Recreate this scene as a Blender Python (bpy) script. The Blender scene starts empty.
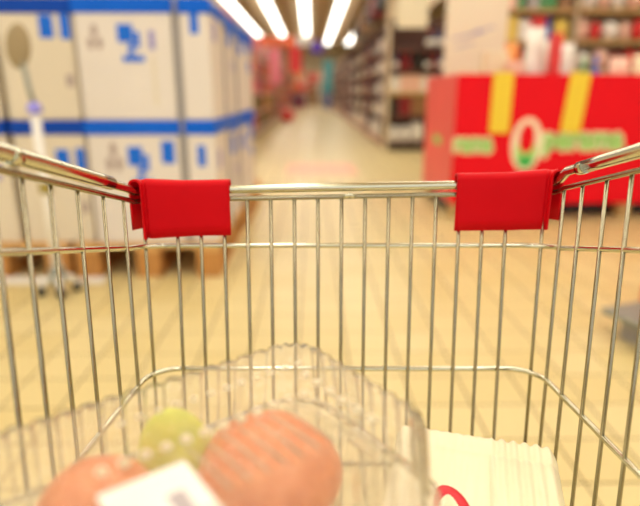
import bpy, bmesh, math, random
from mathutils import Vector, Matrix

R = math.radians
sc = bpy.context.scene
COL = sc.collection
random.seed(7)

# ------------------------------------------------------------------ camera, world, exposure, big lights
YAW = R(-0.93)
FPX = 555.0
cd = bpy.data.cameras.new('camera')
cd.sensor_fit = 'HORIZONTAL'; cd.sensor_width = 36.0
cd.lens = FPX * 36.0 / 640.0
cd.clip_start = 0.02; cd.clip_end = 200
cam = bpy.data.objects.new('camera', cd); COL.objects.link(cam)
cam.location = (0, 0, 1.0)
cam.rotation_euler = (R(90 - 16.2), 0, YAW)
cd.dof.use_dof = True
cd.dof.focus_distance = 0.51
cd.dof.aperture_fstop = 2.7
sc.camera = cam

sc.view_settings.view_transform = 'Standard'
sc.view_settings.look = 'None'
sc.view_settings.gamma = 1.0
sc.view_settings.use_curve_mapping = False
sc.view_settings.exposure = 0.36
sc.cycles.transparent_max_bounces = 48
sc.cycles.max_bounces = 12

w = bpy.data.worlds.new('world'); sc.world = w; w.use_nodes = True
bg = w.node_tree.nodes['Background']
bg.inputs[0].default_value = (1.0, 0.95, 0.87, 1); bg.inputs[1].default_value = 0.95
LAMP_EMIT = 4.6
LAMP_COL = (1.0, 0.955, 0.86)


# ------------------------------------------------------------------ materials
def mat(name, col, rough=0.5, metal=0.0, noise=0.0, nscale=20.0, emit=0.0, spec=0.5, bump=0.0, coat=0.0):
    m = bpy.data.materials.new(name); m.use_nodes = True
    nt = m.node_tree; b = nt.nodes['Principled BSDF']
    b.inputs['Base Color'].default_value = (*col, 1)
    b.inputs['Roughness'].default_value = rough
    b.inputs['Metallic'].default_value = metal
    b.inputs['Specular IOR Level'].default_value = spec
    if coat: b.inputs['Coat Weight'].default_value = coat
    if emit:
        b.inputs['Emission Color'].default_value = (*col, 1); b.inputs['Emission Strength'].default_value = emit
    if noise or bump:
        tc = nt.nodes.new('ShaderNodeTexCoord'); n = nt.nodes.new('ShaderNodeTexNoise')
        n.inputs['Scale'].default_value = nscale; n.inputs['Detail'].default_value = 4
        nt.links.new(tc.outputs['Object'], n.inputs['Vector'])
        if noise:
            mx = nt.nodes.new('ShaderNodeMix'); mx.data_type = 'RGBA'
            mx.inputs[6].default_value = (*[c * (1 - noise) for c in col], 1)
            mx.inputs[7].default_value = (*[min(1, c * (1 + noise)) for c in col], 1)
            nt.links.new(n.outputs['Fac'], mx.inputs[0]); nt.links.new(mx.outputs[2], b.inputs['Base Color'])
        if bump:
            bp = nt.nodes.new('ShaderNodeBump'); bp.inputs['Strength'].default_value = bump; bp.inputs['Distance'].default_value = 0.002
            nt.links.new(n.outputs['Fac'], bp.inputs['Height']); nt.links.new(bp.outputs['Normal'], b.inputs['Normal'])
    return m


def clear_plastic(name, tint=(1, 1, 1), haze=0.12, gloss=0.25):
    m = bpy.data.materials.new(name); m.use_nodes = True
    nt = m.node_tree; nt.nodes.clear()
    out = nt.nodes.new('ShaderNodeOutputMaterial')
    tr = nt.nodes.new('ShaderNodeBsdfTransparent'); tr.inputs[0].default_value = (*tint, 1)
    gl = nt.nodes.new('ShaderNodeBsdfGlossy'); gl.inputs['Roughness'].default_value = 0.08
    df = nt.nodes.new('ShaderNodeBsdfTranslucent'); df.inputs[0].default_value = (1.0, 0.95, 0.78, 1)
    d2 = nt.nodes.new('ShaderNodeBsdfDiffuse'); d2.inputs[0].default_value = (1.0, 0.96, 0.80, 1)
    mx0 = nt.nodes.new('ShaderNodeMixShader'); mx0.inputs[0].default_value = 0.5
    nt.links.new(df.outputs[0], mx0.inputs[1]); nt.links.new(d2.outputs[0], mx0.inputs[2])
    mx = nt.nodes.new('ShaderNodeMixShader'); mx.inputs[0].default_value = haze
    nt.links.new(tr.outputs[0], mx.inputs[1]); nt.links.new(mx0.outputs[0], mx.inputs[2])
    tc = nt.nodes.new('ShaderNodeTexCoord'); nz = nt.nodes.new('ShaderNodeTexNoise'); nz.inputs['Scale'].default_value = 70; nz.inputs['Detail'].default_value = 1
    bp = nt.nodes.new('ShaderNodeBump'); bp.inputs['Strength'].default_value = 0.55; bp.inputs['Distance'].default_value = 0.004
    nt.links.new(tc.outputs['Object'], nz.inputs['Vector']); nt.links.new(nz.outputs['Fac'], bp.inputs['Height']); nt.links.new(bp.outputs['Normal'], gl.inputs['Normal'])
    lw = nt.nodes.new('ShaderNodeLayerWeight'); lw.inputs[0].default_value = gloss
    m2 = nt.nodes.new('ShaderNodeMixShader')
    nt.links.new(lw.outputs['Fresnel'], m2.inputs[0]); nt.links.new(mx.outputs[0], m2.inputs[1]); nt.links.new(gl.outputs[0], m2.inputs[2])
    nt.links.new(m2.outputs[0], out.inputs[0])
    return m


M = dict(
    tile=mat('floor_tile', (0.70, 0.575, 0.27), 0.34, noise=0.05, nscale=3.0, bump=0.08),
    tile2=mat('floor_tile_warm', (0.68, 0.55, 0.245), 0.34, noise=0.05, nscale=3.5, bump=0.08),
    tile3=mat('floor_tile_pale', (0.72, 0.595, 0.29), 0.34, noise=0.05, nscale=2.5, bump=0.08),
    grout=mat('grout', (0.24, 0.17, 0.08), 0.85, noise=0.1),
    ceiling=mat('ceiling_paint', (0.92, 0.86, 0.68), 0.8, noise=0.03, nscale=1),
    beam=mat('brown_duct', (0.66, 0.48, 0.25), 0.6, noise=0.15, nscale=3),
    wall=mat('cream_wall', (0.85, 0.76, 0.55), 0.8, noise=0.04, nscale=1),
    lamp=mat('lamp_tube', LAMP_COL, 0.5, emit=LAMP_EMIT),
    lampbody=mat('lamp_body', (0.8, 0.78, 0.7), 0.5, noise=0.02),
    chrome=mat('zinc_wire', (0.36, 0.33, 0.23), 0.24, 1.0, noise=0.12, nscale=60),
    chrome2=mat('bright_rim_tube', (0.64, 0.64, 0.50), 0.16, 1.0, noise=0.06, nscale=30),
    red=mat('red_grip_plastic', (0.60, 0.0005, 0.006), 0.45, spec=0.12, noise=0.05, nscale=40, bump=0.03),
    carton=mat('white_carton', (0.74, 0.68, 0.62), 0.6, noise=0.03, nscale=5),
    carton2=mat('cream_carton', (0.72, 0.64, 0.50), 0.6, noise=0.03, nscale=5),
    lid=mat('blue_lid', (0.004, 0.12, 0.68), 0.5, spec=0.15, noise=0.1, nscale=8),
    lid2=mat('dark_blue_lid', (0.004, 0.06, 0.42), 0.5, spec=0.15, noise=0.1, nscale=8),
    print_blue=mat('print_blue', (0.01, 0.15, 0.72), 0.5, spec=0.2, noise=0.05),
    print_violet=mat('print_violet', (0.30, 0.27, 0.55), 0.5, noise=0.05),
    print_grey=mat('print_grey', (0.42, 0.33, 0.30), 0.5, noise=0.05),
    midgrey=mat('plain_grey', (0.33, 0.31, 0.30), 0.6, noise=0.05),  # also paints the shade in the carton gaps
    wood=mat('pallet_wood', (0.66, 0.38, 0.13), 0.75, noise=0.25, nscale=12, bump=0.3),
    wood2=mat('pallet_block_wood', (0.52, 0.24, 0.06), 0.75, noise=0.25, nscale=14, bump=0.3),
    white=mat('white_plastic', (0.85, 0.82, 0.76), 0.45, noise=0.03),
    brownpad=mat('brown_paddle', (0.33, 0.25, 0.13), 0.6, noise=0.1),
    greymetal=mat('grey_metal', (0.27, 0.29, 0.25), 0.4, 0.3, noise=0.05),
    dark=mat('dark_rubber', (0.03, 0.03, 0.03), 0.6, noise=0.05),
    violet=mat('violet_knob', (0.30, 0.28, 0.85), 0.4, noise=0.05),
    binred=mat('bin_red_card', (0.78, 0.001, 0.010), 0.6, spec=0.2, noise=0.06, nscale=3),
    binpink=mat('bin_pale_red_card', (0.86, 0.12, 0.11), 0.45, noise=0.15, nscale=3),
    yellow=mat('yellow_card', (0.86, 0.62, 0.03), 0.5, noise=0.03),
    green=mat('print_green', (0.42, 0.72, 0.20), 0.5, noise=0.05),
    dgreen=mat('print_dark_green', (0.05, 0.45, 0.08), 0.5, noise=0.05),
    creamp=mat('print_cream', (0.90, 0.78, 0.55), 0.5, noise=0.05),
    shelf=mat('shelf_beige_metal', (0.72, 0.60, 0.40), 0.45, noise=0.04),
    shelfwood=mat('shelf_wood', (0.55, 0.36, 0.14), 0.6, noise=0.1),
    shelfdark=mat('shelf_dark', (0.10, 0.04, 0.03), 0.6, noise=0.1),
    priceb=mat('price_rail', (0.72, 0.36, 0.26), 0.5, noise=0.1),
    board=mat('cream_board', (0.88, 0.80, 0.60), 0.6, noise=0.04, nscale=3),
    sticker=mat('pink_floor_sticker', (0.84, 0.42, 0.27), 0.4, noise=0.08, nscale=8),
    violetsign=mat('violet_sign', (0.12, 0.05, 0.50), 0.5, noise=0.05),
    orangered=mat('header_orange_red', (0.85, 0.16, 0.06), 0.5, noise=0.15, nscale=2),
    skin=mat('skin', (0.75, 0.45, 0.32), 0.55, noise=0.05),
    hair=mat('brown_hair', (0.10, 0.05, 0.03), 0.6, noise=0.1),
    clear=clear_plastic('clear_plastic', haze=0.20, gloss=0.12),
    clear2=clear_plastic('clear_plastic_base', haze=0.5, gloss=0.09),
    creampack=mat('cream_wrapper', (0.95, 0.88, 0.62), 0.38, noise=0.03, nscale=25, coat=0.3),
    bump=clear_plastic('glint_white_bumps', haze=0.9, gloss=0.05),  # milky white paints the glints on the lid bumps
    cake=mat('cream_card', (0.90, 0.80, 0.52), 0.6, noise=0.03),
    label=mat('label_paper', (0.95, 0.92, 0.86), 0.5, noise=0.02),
    labelgrey=mat('label_grey_print', (0.45, 0.40, 0.42), 0.5, noise=0.1, nscale=80),
    ribbon=mat('red_ribbon', (0.80, 0.03, 0.05), 0.35, noise=0.05),
)
# goods colours
G = {}
for nm, c in dict(dark=(0.025, 0.02, 0.015), darkred=(0.25, 0.015, 0.02), red=(0.70, 0.03, 0.03), pink=(0.85, 0.25, 0.32),
                  orange=(0.85, 0.33, 0.08), yellow=(0.82, 0.62, 0.10), green=(0.12, 0.42, 0.16), teal=(0.06, 0.38, 0.42),
                  white=(0.86, 0.82, 0.74), cream=(0.85, 0.72, 0.48), brown=(0.30, 0.15, 0.06), blue=(0.05, 0.15, 0.55),
                  olive=(0.35, 0.27, 0.05), grey=(0.40, 0.38, 0.36), peach=(0.90, 0.55, 0.42), navy=(0.05, 0.06, 0.16)).items():
    G[nm] = mat('goods_' + nm, c, 0.4, noise=0.15, nscale=9)


def fruit_mat(name, top, low, zmid):
    m = bpy.data.materials.new(name); m.use_nodes = True
    nt = m.node_tree; b = nt.nodes['Principled BSDF']; b.inputs['Roughness'].default_value = 0.28
    bp = nt.nodes.new('ShaderNodeBump'); bp.inputs['Strength'].default_value = 0.6; bp.inputs['Distance'].default_value = 0.004
    nt.links.new(bp.outputs['Normal'], b.inputs['Normal'])
    tc = nt.nodes.new('ShaderNodeTexCoord'); sp = nt.nodes.new('ShaderNodeSeparateXYZ')
    n = nt.nodes.new('ShaderNodeTexNoise'); n.inputs['Scale'].default_value = 75; n.inputs['Detail'].default_value = 5
    nt.links.new(tc.outputs['Object'], sp.inputs[0]); nt.links.new(tc.outputs['Object'], n.inputs['Vector'])
    nt.links.new(n.outputs['Fac'], bp.inputs['Height'])
    ma = nt.nodes.new('ShaderNodeMath'); ma.operation = 'MULTIPLY_ADD'; ma.inputs[1].default_value = 0.03
    nt.links.new(n.outputs['Fac'], ma.inputs[0]); nt.links.new(sp.outputs['Z'], ma.inputs[2])
    mr = nt.nodes.new('ShaderNodeMapRange'); mr.inputs[1].default_value = zmid; mr.inputs[2].default_value = zmid + 0.014
    nt.links.new(ma.outputs[0], mr.inputs[0])
    mx = nt.nodes.new('ShaderNodeMix'); mx.data_type = 'RGBA'
    mx.inputs[6].default_value = (*low, 1)
    mx2 = nt.nodes.new('ShaderNodeMix'); mx2.data_type = 'RGBA'
    mx2.inputs[6].default_value = (*[c * 0.6 for c in top], 1); mx2.inputs[7].default_value = (*[min(1, c * 1.5 + 0.14) for c in top], 1)
    nt.links.new(n.outputs['Fac'], mx2.inputs[0]); nt.links.new(mx2.outputs[2], mx.inputs[7])
    nt.links.new(mr.outputs[0], mx.inputs[0]); nt.links.new(mx.outputs[2], b.inputs['Base Color'])
    return m


# ------------------------------------------------------------------ mesh helpers
def box(bm, x0, x1, y0, y1, z0, z1, bevel=0.0, seg=1):
    vs = [bm.verts.new(p) for p in ((x0, y0, z0), (x1, y0, z0), (x1, y1, z0), (x0, y1, z0), (x0, y0, z1), (x1, y0, z1), (x1, y1, z1), (x0, y1, z1))]
    fs = [bm.faces.new([vs[i] for i in q]) for q in ((3, 2, 1, 0), (4, 5, 6, 7), (0, 1, 5, 4), (1, 2, 6, 5), (2, 3, 7, 6), (3, 0, 4, 7))]
    if bevel:
        es = list({e for f in fs for e in f.edges})
        bmesh.ops.bevel(bm, geom=es, offset=bevel, segments=seg, affect='EDGES', profile=0.5)
    return bm


def B(x0, x1, y0, y1, z0, z1, bevel=0.0, seg=1):
    return box(bmesh.new(), x0, x1, y0, y1, z0, z1, bevel, seg)


def tube(bm, pts, r, seg=8, closed=False):
    pts = [Vector(p) for p in pts]; n = len(pts); rings = []
    rr = r if callable(r) else (lambda i: r)
    up = None
    for i, p in enumerate(pts):
        a = pts[i - 1] if (i > 0 or closed) else p
        b = pts[(i + 1) % n] if (i < n - 1 or closed) else p
        t = (b - a).normalized()
        if up is None:
            up = Vector((0, 0, 1)) if abs(t.z) < 0.9 else Vector((0, 1, 0))
        s = t.cross(up).normalized(); up = s.cross(t).normalized()
        rings.append([bm.verts.new(p + (s * math.cos(k * 2 * math.pi / seg) + up * math.sin(k * 2 * math.pi / seg)) * rr(i)) for k in range(seg)])
    for i in range(n - 1 + (1 if closed else 0)):
        a, b = rings[i], rings[(i + 1) % n]
        for k in range(seg):
            f = bm.faces.new((a[k], a[(k + 1) % seg], b[(k + 1) % seg], b[k])); f.smooth = True
    if not closed:
        bm.faces.new(rings[0][::-1]); bm.faces.new(rings[-1])
    return bm


def T(pts, r, seg=8, closed=False):
    return tube(bmesh.new(), pts, r, seg, closed)


def lathe(bm, prof, seg=12, c=(0, 0, 0)):
    rings = []
    for r, z in prof:
        rings.append([bm.verts.new((c[0] + r * math.cos(k * 2 * math.pi / seg), c[1] + r * math.sin(k * 2 * math.pi / seg), c[2] + z)) for k in range(seg)])
    for a, b in zip(rings, rings[1:]):
        for k in range(seg):
            f = bm.faces.new((a[k], a[(k + 1) % seg], b[(k + 1) % seg], b[k])); f.smooth = True
    bm.faces.new(rings[0][::-1]); bm.faces.new(rings[-1])
    return bm


def mesh(name, bm, m):
    bmesh.ops.recalc_face_normals(bm, faces=bm.faces)
    me = bpy.data.meshes.new(name); bm.to_mesh(me); bm.free()
    me.materials.append(m)
    return me


def obj(name, bm, m, parent=None, loc=None, rotz=None):
    me = bm if isinstance(bm, bpy.types.Mesh) else mesh(name, bm, m)
    o = bpy.data.objects.new(name, me); COL.objects.link(o)
    if parent: o.parent = parent
    if loc: o.location = loc
    if rotz is not None: o.rotation_euler = (0, 0, rotz)
    return o


def tag(o, label=None, cat=None, group=None, kind=None):
    if label: o['label'] = label
    if cat: o['category'] = cat
    if group: o['group'] = group
    if kind: o['kind'] = kind
    return o


def thing(name, label, cat, loc=(0, 0, 0), rotz=0.0, group=None):
    o = bpy.data.objects.new(name, None); COL.objects.link(o)
    o.location = loc; o.rotation_euler = (0, 0, rotz); o.empty_display_size = 0.05
    return tag(o, label, cat, group)


def dup(root, loc, rotz=None, label=None, group=None):
    r = root.copy(); COL.objects.link(r); r.location = loc
    if rotz is not None: r.rotation_euler = (0, 0, rotz)
    if label: r['label'] = label
    if group: r['group'] = group
    for ch in list(root.children):
        c = ch.copy(); COL.objects.link(c); c.parent = r
        for g in list(ch.children):
            d = g.copy(); COL.objects.link(d); d.parent = c
    return r


# ------------------------------------------------------------------ setting: floor of square tiles
floor = obj('floor', B(-8, 10, -3, 49, -0.10, -0.002), M['grout']); tag(floor, kind='structure')
TS, X0T, Y0T = 0.195, -0.054, 2.407
g = 0.0034
tile_me = [mesh('tile', B(g, TS - g, g, TS - g, -0.01, 0.0, 0.0012), M[k]) for k in ('tile', 'tile2', 'tile3')]
near = set()
for j in range(-7, 5):
    for i in range(-12, 12):
        near.add((i, j))
        o = obj('tile', random.choice(tile_me), None, floor, (X0T + i * TS, Y0T + j * TS, random.uniform(-0.0003, 0.0003)))
bm = bmesh.new()
for j in range(-20, 236):
    for i in range(-40, 50):
        if (i, j) in near: continue
        if j > 60 and not (-12 < i < 12): continue
        x, y = X0T + i * TS, Y0T + j * TS
        z = random.uniform(-0.0003, 0.0003)
        a = [bm.verts.new(p) for p in ((x + g, y + g, z), (x + TS - g, y + g, z), (x + TS - g, y + TS - g, z), (x + g, y + TS - g, z))]
        bm.faces.new(a)
o = obj('tile_field', bm, M['tile'], floor); o['kind'] = 'stuff'

ceil = obj('ceiling', B(-8, 10, -3, 49, 4.6, 4.7), M['ceiling']); tag(ceil, kind='structure')
for k, x in enumerate((-7.2, -5.7, -4.15, -2.58, -1.05, 0.53, 2.05, 3.6, 5.15, 6.7, 8.2)):
    o = obj('trim_%d' % (k + 1), B(x - 0.32, x + 0.32, -3, 48.9, 4.30, 4.6), M['beam']); tag(o, kind='structure')
wb = obj('wall_back', B(-8, 10, 49, 49.2, 0, 4.6), M['wall']); tag(wb, kind='structure')
wr = obj('wall_right', B(10, 10.2, -3, 49.2, 0, 4.6), M['wall']); tag(wr, kind='structure')
wl = obj('wall_left', B(-8.2, -8, -3, 49.2, 0, 4.6), M['wall']); tag(wl, kind='structure')

# ceiling lamps: fluorescent battens between the brown ducts
ORD = ('nearest', 'second', 'third', 'fourth', 'fifth', 'sixth', 'seventh', 'farthest')
lamp0 = thing('ceiling_lamp', 'lamp', 'lamp', (0, 0, 4.6), 0, 'long fluorescent ceiling lamps')
obj('lamp_housing', B(-0.20, 0.20, -2.95, 2.95, -0.06, 0, 0.01), M['lampbody'], lamp0)
obj('lamp_diffuser', B(-0.17, 0.17, -2.9, 2.9, -0.09, -0.055, 0.012, 2), M['lamp'], lamp0)
first = True
for x, rl in ((-4.9, 'outer left row'), (-3.36, 'second row left of the aisle'), (-1.82, 'row above the left shelving'), (-0.26, 'row above the aisle'), (1.29, 'row above the right shelving'), (2.83, 'row above the red bin'), (4.4, 'outer right row')):
    for j in range(8):
        y = 0.4 + j * 6.0
        lb = 'long fluorescent ceiling lamp, %s from the trolley, %s' % (ORD[j], rl)
        if first: lamp0.location = (x, y, 4.6); lamp0['label'] = lb; first = False
        else: dup(lamp0, (x, y, 4.6), None, lb)

# pink sticker on the floor
t = obj('floor_sticker', B(-0.33, 0.60, 6.95, 8.1, 0.0004, 0.003), M['sticker'])
tag(t, 'faded pink rectangular sticker on the aisle floor ahead of the trolley', 'sticker')

# ------------------------------------------------------------------ pallets
def pallet(x0, y0, label, w=0.8, d=1.2):
    t = thing('wooden_pallet', label, 'pallet', (x0, y0, 0), 0, 'pallets under the cartons')
    for k in range(7):
        yy = k * (d - 0.12) / 6
        obj('deck_board', B(0, w, yy, yy + 0.12, 0.168, 0.19, 0.002), M['wood'], t)
    for k in range(3):
        xx = (w - 0.13) * k / 2
        obj('bearer_board', B(xx, xx + 0.13, 0.001, d - 0.001, 0.145, 0.168, 0.002), M['wood'], t)
        obj('bottom_board', B(xx, xx + 0.13, 0.001, d - 0.001, 0.0, 0.02, 0.002), M['wood2'], t)
        for q in range(3):
            yy = 0.002 + (d - 0.124) * q / 2
            obj('pallet_block', B(xx, xx + 0.13, yy, yy + 0.12, 0.02, 0.145, 0.004), M['wood2'], t)
    return t
pallet(-1.31, 2.97, 'wooden pallet under the front row of blue-lidded cartons, nearest the aisle')
pallet(-1.29, 4.20, 'wooden pallet further down the aisle, behind the front pallet')
pallet(-2.15, 2.97, 'wooden pallet at the left edge of the picture behind the white pole')

# ------------------------------------------------------------------ cartons with blue lids
def carton(x0, x1, y0, y1, z0, z1, label, body='carton', lid='lid', icons=(), sideicons=(), lidh=0.075, base=False):
    cx, cy = (x0 + x1) / 2, (y0 + y1) / 2; wx, wy, h = (x1 - x0) / 2, (y1 - y0) / 2, z1 - z0
    t = thing('storage_carton', label, 'carton', (cx, cy, z0), 0, 'cartons stacked on the pallets')
    obj('carton_body', B(-wx, wx, -wy, wy, 0, h - 0.012, 0.012, 2), M[body], t)
    L = bmesh.new()
    box(L, -wx - 0.008, wx + 0.008, -wy - 0.008, wy + 0.008, h - lidh, h, 0.010, 2)
    lo = obj('carton_lid', L, M[lid], t)
    for (ix, iz, sx, sz, kind) in icons:
        kx = ix - cx; kz = iz - z0
        if kind == 'big':   # square picture with a glass shape below
            bm = bmesh.new(); box(bm, kx - sx, kx + sx * 0.4, -wy - 0.003, -wy + 0.001, kz, kz + sz)
            box(bm, kx + sx * 0.5, kx + sx, -wy - 0.003, -wy + 0.001, kz - sz * 0.3, kz + sz * 0.6)
            box(bm, kx - sx * 0.1, kx + sx * 0.4, -wy - 0.003, -wy + 0.001, kz - sz * 0.7, kz - sz * 0.05)
            box(bm, kx - sx * 0.7, kx + sx * 1.3, -wy - 0.003, -wy + 0.001, kz - sz * 1.1, kz - sz * 0.75)
            obj('printed_emblem', bm, M['print_blue'], t)
        elif kind == 'tri':  # three round marks
            bm = bmesh.new()
            for (ax, az) in ((0, 0.5), (-0.55, -0.35), (0.55, -0.35)):
                a = [bm.verts.new((kx + ax * sx + 0.45 * sx * math.cos(q * math.pi / 5), -wy - 0.002, kz + az * sz + 0.45 * sz * math.sin(q * math.pi / 5))) for q in range(10)]
                f = bm.faces.new(a); e = bmesh.ops.extrude_face_region(bm, geom=[f])
                bmesh.ops.translate(bm, vec=(0, 0.003, 0), verts=[v for v in e['geom'] if isinstance(v, bmesh.types.BMVert)])
            obj('printed_mark', bm, M['print_grey'], t)
        else:
            obj('printed_mark', B(kx - sx, kx + sx, -wy - 0.003, -wy + 0.001, kz - sz, kz + sz, 0.0015), M[kind], t)
    for (iy, iz, sy, sz, kind) in sideicons:
        ky = iy - cy; kz = iz - z0
        obj('printed_mark', B(wx - 0.001, wx + 0.003, ky - sy, ky + sy, kz - sz, kz + sz, 0.0015), M[kind], t)
    return t

Z0, Z1, Z2, Z3 = 0.19, 0.855, 1.45, 2.03
YF = 3.0
# front row, lower then upper, then the row above
carton(-1.185, -0.70, YF, 3.42, Z0, Z1, 'wide white carton with blue lid on the front pallet, lower layer',
       icons=((-0.92, 0.62, 0.055, 0.10, 'big'), (-1.05, 0.66, 0.045, 0.09, 'tri'), (-0.76, 0.69, 0.035, 0.06, 'print_blue')))
carton(-1.185, -0.70, YF, 3.42, Z1, Z2, 'wide white carton with blue picture mark and three grey dots, upper layer',
       icons=((-0.915, 1.24, 0.055, 0.085, 'big'), (-1.085, 1.26, 0.04, 0.07, 'tri'), (-0.80, 1.25, 0.016, 0.045, 'print_violet'), (-0.80, 1.05, 0.010, 0.12, 'carton2')))
carton(-1.185, -0.70, YF, 3.42, Z2, Z3, 'wide white carton above the top blue band, mostly cut by the picture top')
for z0, z1, lb in ((Z0, Z1, 'lower'), (Z1, Z2, 'upper')):
    carton(-0.66, -0.51, YF + 0.01, 3.44, z0, z1, 'narrow white carton with blue lid at the aisle corner of the stack, %s layer' % lb,
           icons=((-0.585, z0 + 0.48, 0.022, 0.055, 'print_blue'),), sideicons=((3.15, z0 + 0.45, 0.05, 0.05, 'print_violet'),))
    carton(-1.00, -0.51, 3.47, 3.93, z0, z1, 'white carton in the second row along the aisle, %s layer' % lb, lidh=0.10,
           sideicons=((3.70, z0 + 0.48, 0.08, 0.06, 'print_blue'), (3.82, z0 + 0.30, 0.03, 0.03, 'print_violet')))
    carton(-1.00, -0.505, 4.0, 4.44, z0, z1, 'white carton in the third row along the aisle, %s layer' % lb, lidh=0.10,
           sideicons=((4.2, z0 + 0.46, 0.10, 0.06, 'print_blue'),))
    carton(-1.00, -0.50, 4.52, 4.98, z0, z1, 'white carton in the last row along the aisle, %s layer' % lb, lidh=0.10,
           sideicons=((4.75, z0 + 0.50, 0.14, 0.065, 'print_blue'), (4.75, z0 + 0.34, 0.08, 0.04, 'print_blue')))
    carton(-1.58, -1.205, YF + 0.02, 3.42, z0, z1, 'cream carton with dark blue lid beside the wide white one, %s layer' % lb, 'carton2', 'lid2',
           icons=((-1.33, z0 + 0.46, 0.035, 0.055, 'print_blue'), (-1.235, z0 + 0.46, 0.025, 0.06, 'print_blue'), (-1.24, z0 + 0.20, 0.02, 0.03, 'print_grey')))
    carton(-2.05, -1.62, YF + 0.02, 3.42, z0, z1, 'cream carton with dark blue lid at the left picture edge, %s layer' % lb, 'carton2', 'lid2',
           icons=((-1.70, z0 + 0.40, 0.03, 0.05, 'print_violet'),))
carton(-1.58, -1.205, 3.02, 3.42, Z2, Z3, 'cream carton in the cut-off top layer, above the dark blue band', 'carton2', 'lid2')
# grey strips added to paint the dark shade of the gaps between cartons
for x, y, lb in ((-0.681, 3.03, 'between the wide and the narrow front cartons'), (-0.515, 3.455, 'between the first and second carton rows'), (-0.515, 3.965, 'between the second and third carton rows')):
    p = obj('gap_shade_strip', B(x - 0.016, x + 0.016, y - 0.008, y + 0.008, 0.19, 1.44, 0.002), M['midgrey'])
    tag(p, 'grey strip painting the dark gap %s' % lb, 'strip', 'grey strips painting the dark gaps in the carton stack')

# ------------------------------------------------------------------ white pole stand in front of cartons
t = thing('pole_stand', 'white pole stand with brown oval paddle on top, in front of the cartons', 'stand', (-1.30, 2.72, 0))
obj('pole', T([(0, 0, 0.07), (0, 0, 0.90)], 0.022, 12), M['white'], t)
obj('collar', lathe(bmesh.new(), [(0.026, 0.52), (0.03, 0.53), (0.03, 0.57), (0.026, 0.58)], 12), G['olive'], t)
obj('knob', lathe(bmesh.new(), [(0.015, 0.895), (0.03, 0.905), (0.034, 0.93), (0.022, 0.95), (0.008, 0.955)], 14), M['violet'], t)
obj('upper_stem', T([(0, 0, 0.95), (-0.01, 0, 1.0), (-0.025, 0, 1.14)], 0.013, 8), M['greymetal'], t)
bm = bmesh.new(); bmesh.ops.create_uvsphere(bm, u_segments=16, v_segments=10, radius=1)
bmesh.ops.scale(bm, vec=(0.058, 0.018, 0.10), verts=bm.verts)
for f in bm.faces: f.smooth = True
bmesh.ops.rotate(bm, matrix=Matrix.Rotation(R(8), 3, 'Y'), verts=bm.verts); bmesh.ops.translate(bm, vec=(-0.035, 0, 1.20), verts=bm.verts)
obj('paddle', bm, M['brownpad'], t)
for k in range(4):
    a = k * math.pi / 2 + 0.5
    c, s = math.cos(a), math.sin(a)
    l = obj('foot', T([(0, 0, 0.10), (c * 0.05, s * 0.05, 0.085), (c * 0.085, s * 0.085, 0.05)], 0.016, 8), M['white'], t)
    obj('caster', lathe(bmesh.new(), [(0.010, 0.0), (0.022, 0.008), (0.022, 0.035), (0.010, 0.045)], 10, (c * 0.085, s * 0.085, 0)), M['dark'], l)
bm = lathe(bmesh.new(), [(0.04, 0.06), (0.045, 0.07), (0.04, 0.13), (0.023, 0.15)], 12); obj('hub', bm, M['greymetal'], t)
p = obj('flat_board', B(-1.72, -1.40, 2.86, 2.955, 0.001, 0.014, 0.003), M['white']); tag(p, 'flat white board lying on the floor left of the pole stand foot', 'board')
p = obj('flat_board', B(-1.28, -1.13, 2.86, 2.955, 0.001, 0.012, 0.003), M['white']); tag(p, 'small flat white board on the floor right of the pole stand foot', 'board')

# ------------------------------------------------------------------ red promotional bin on the right
def text_bm(s, size, depth=0.004):
    cu = bpy.data.curves.new('lettering', 'FONT'); cu.body = s; cu.size = size; cu.extrude = depth; cu.offset = size * 0.035
    cu.resolution_u = 3
    o = bpy.data.objects.new('lettering', cu); COL.objects.link(o)
    dg = bpy.context.evaluated_depsgraph_get(); dg.update()
    me = bpy.data.meshes.new_from_object(o.evaluated_get(dg)); bpy.data.objects.remove(o)
    bm = bmesh.new(); bm.from_mesh(me); bpy.data.meshes.remove(me)
    bmesh.ops.rotate(bm, matrix=Matrix.Rotation(R(90), 3, 'X'), verts=bm.verts)
    return bm

BX0, BX1, BY0, BY1, BZ0, BZ1 = 1.12, 3.3, 4.40, 5.55, 0.13, 1.13
t = thing('promotion_bin', 'large red cardboard promotion bin with green lettering and two yellow cards', 'bin', (BX0, BY0, 0))
W, D = BX1 - BX0, BY1 - BY0
obj('front_panel', B(0, W, 0, 0.02, BZ0, BZ1, 0.004), M['binred'], t)
tag(obj('side_panel', B(0, 0.02, 0.02, D, BZ0, BZ1, 0.004), M['binpink'], t), 'paler red side panel')
obj('side_panel', B(W - 0.02, W, 0.02, D, BZ0, BZ1, 0.004), M['binred'], t)
obj('back_panel', B(0.02, W - 0.02, D - 0.02, D, BZ0, BZ1, 0.004), M['binred'], t)
obj('bin_floor', B(0.02, W - 0.02, 0.02, D - 0.02, BZ0, BZ0 + 0.03), M['binred'], t)
obj('inner_tray', B(0.02, W - 0.02, 0.02, D - 0.02, 0.85, 0.87), M['binred'], t)
for x in (0.02, 0.72, 1.42, W - 0.14):
    for y in (0.06, D - 0.2):
        obj('foot', B(x, x + 0.10, y, y + 0.12, 0, BZ0, 0.003), M['shelfwood'], t)
obj('plinth', B(0.05, W - 0.05, 0.25, D - 0.25, 0.005, BZ0), M['dark'], t)
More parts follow.
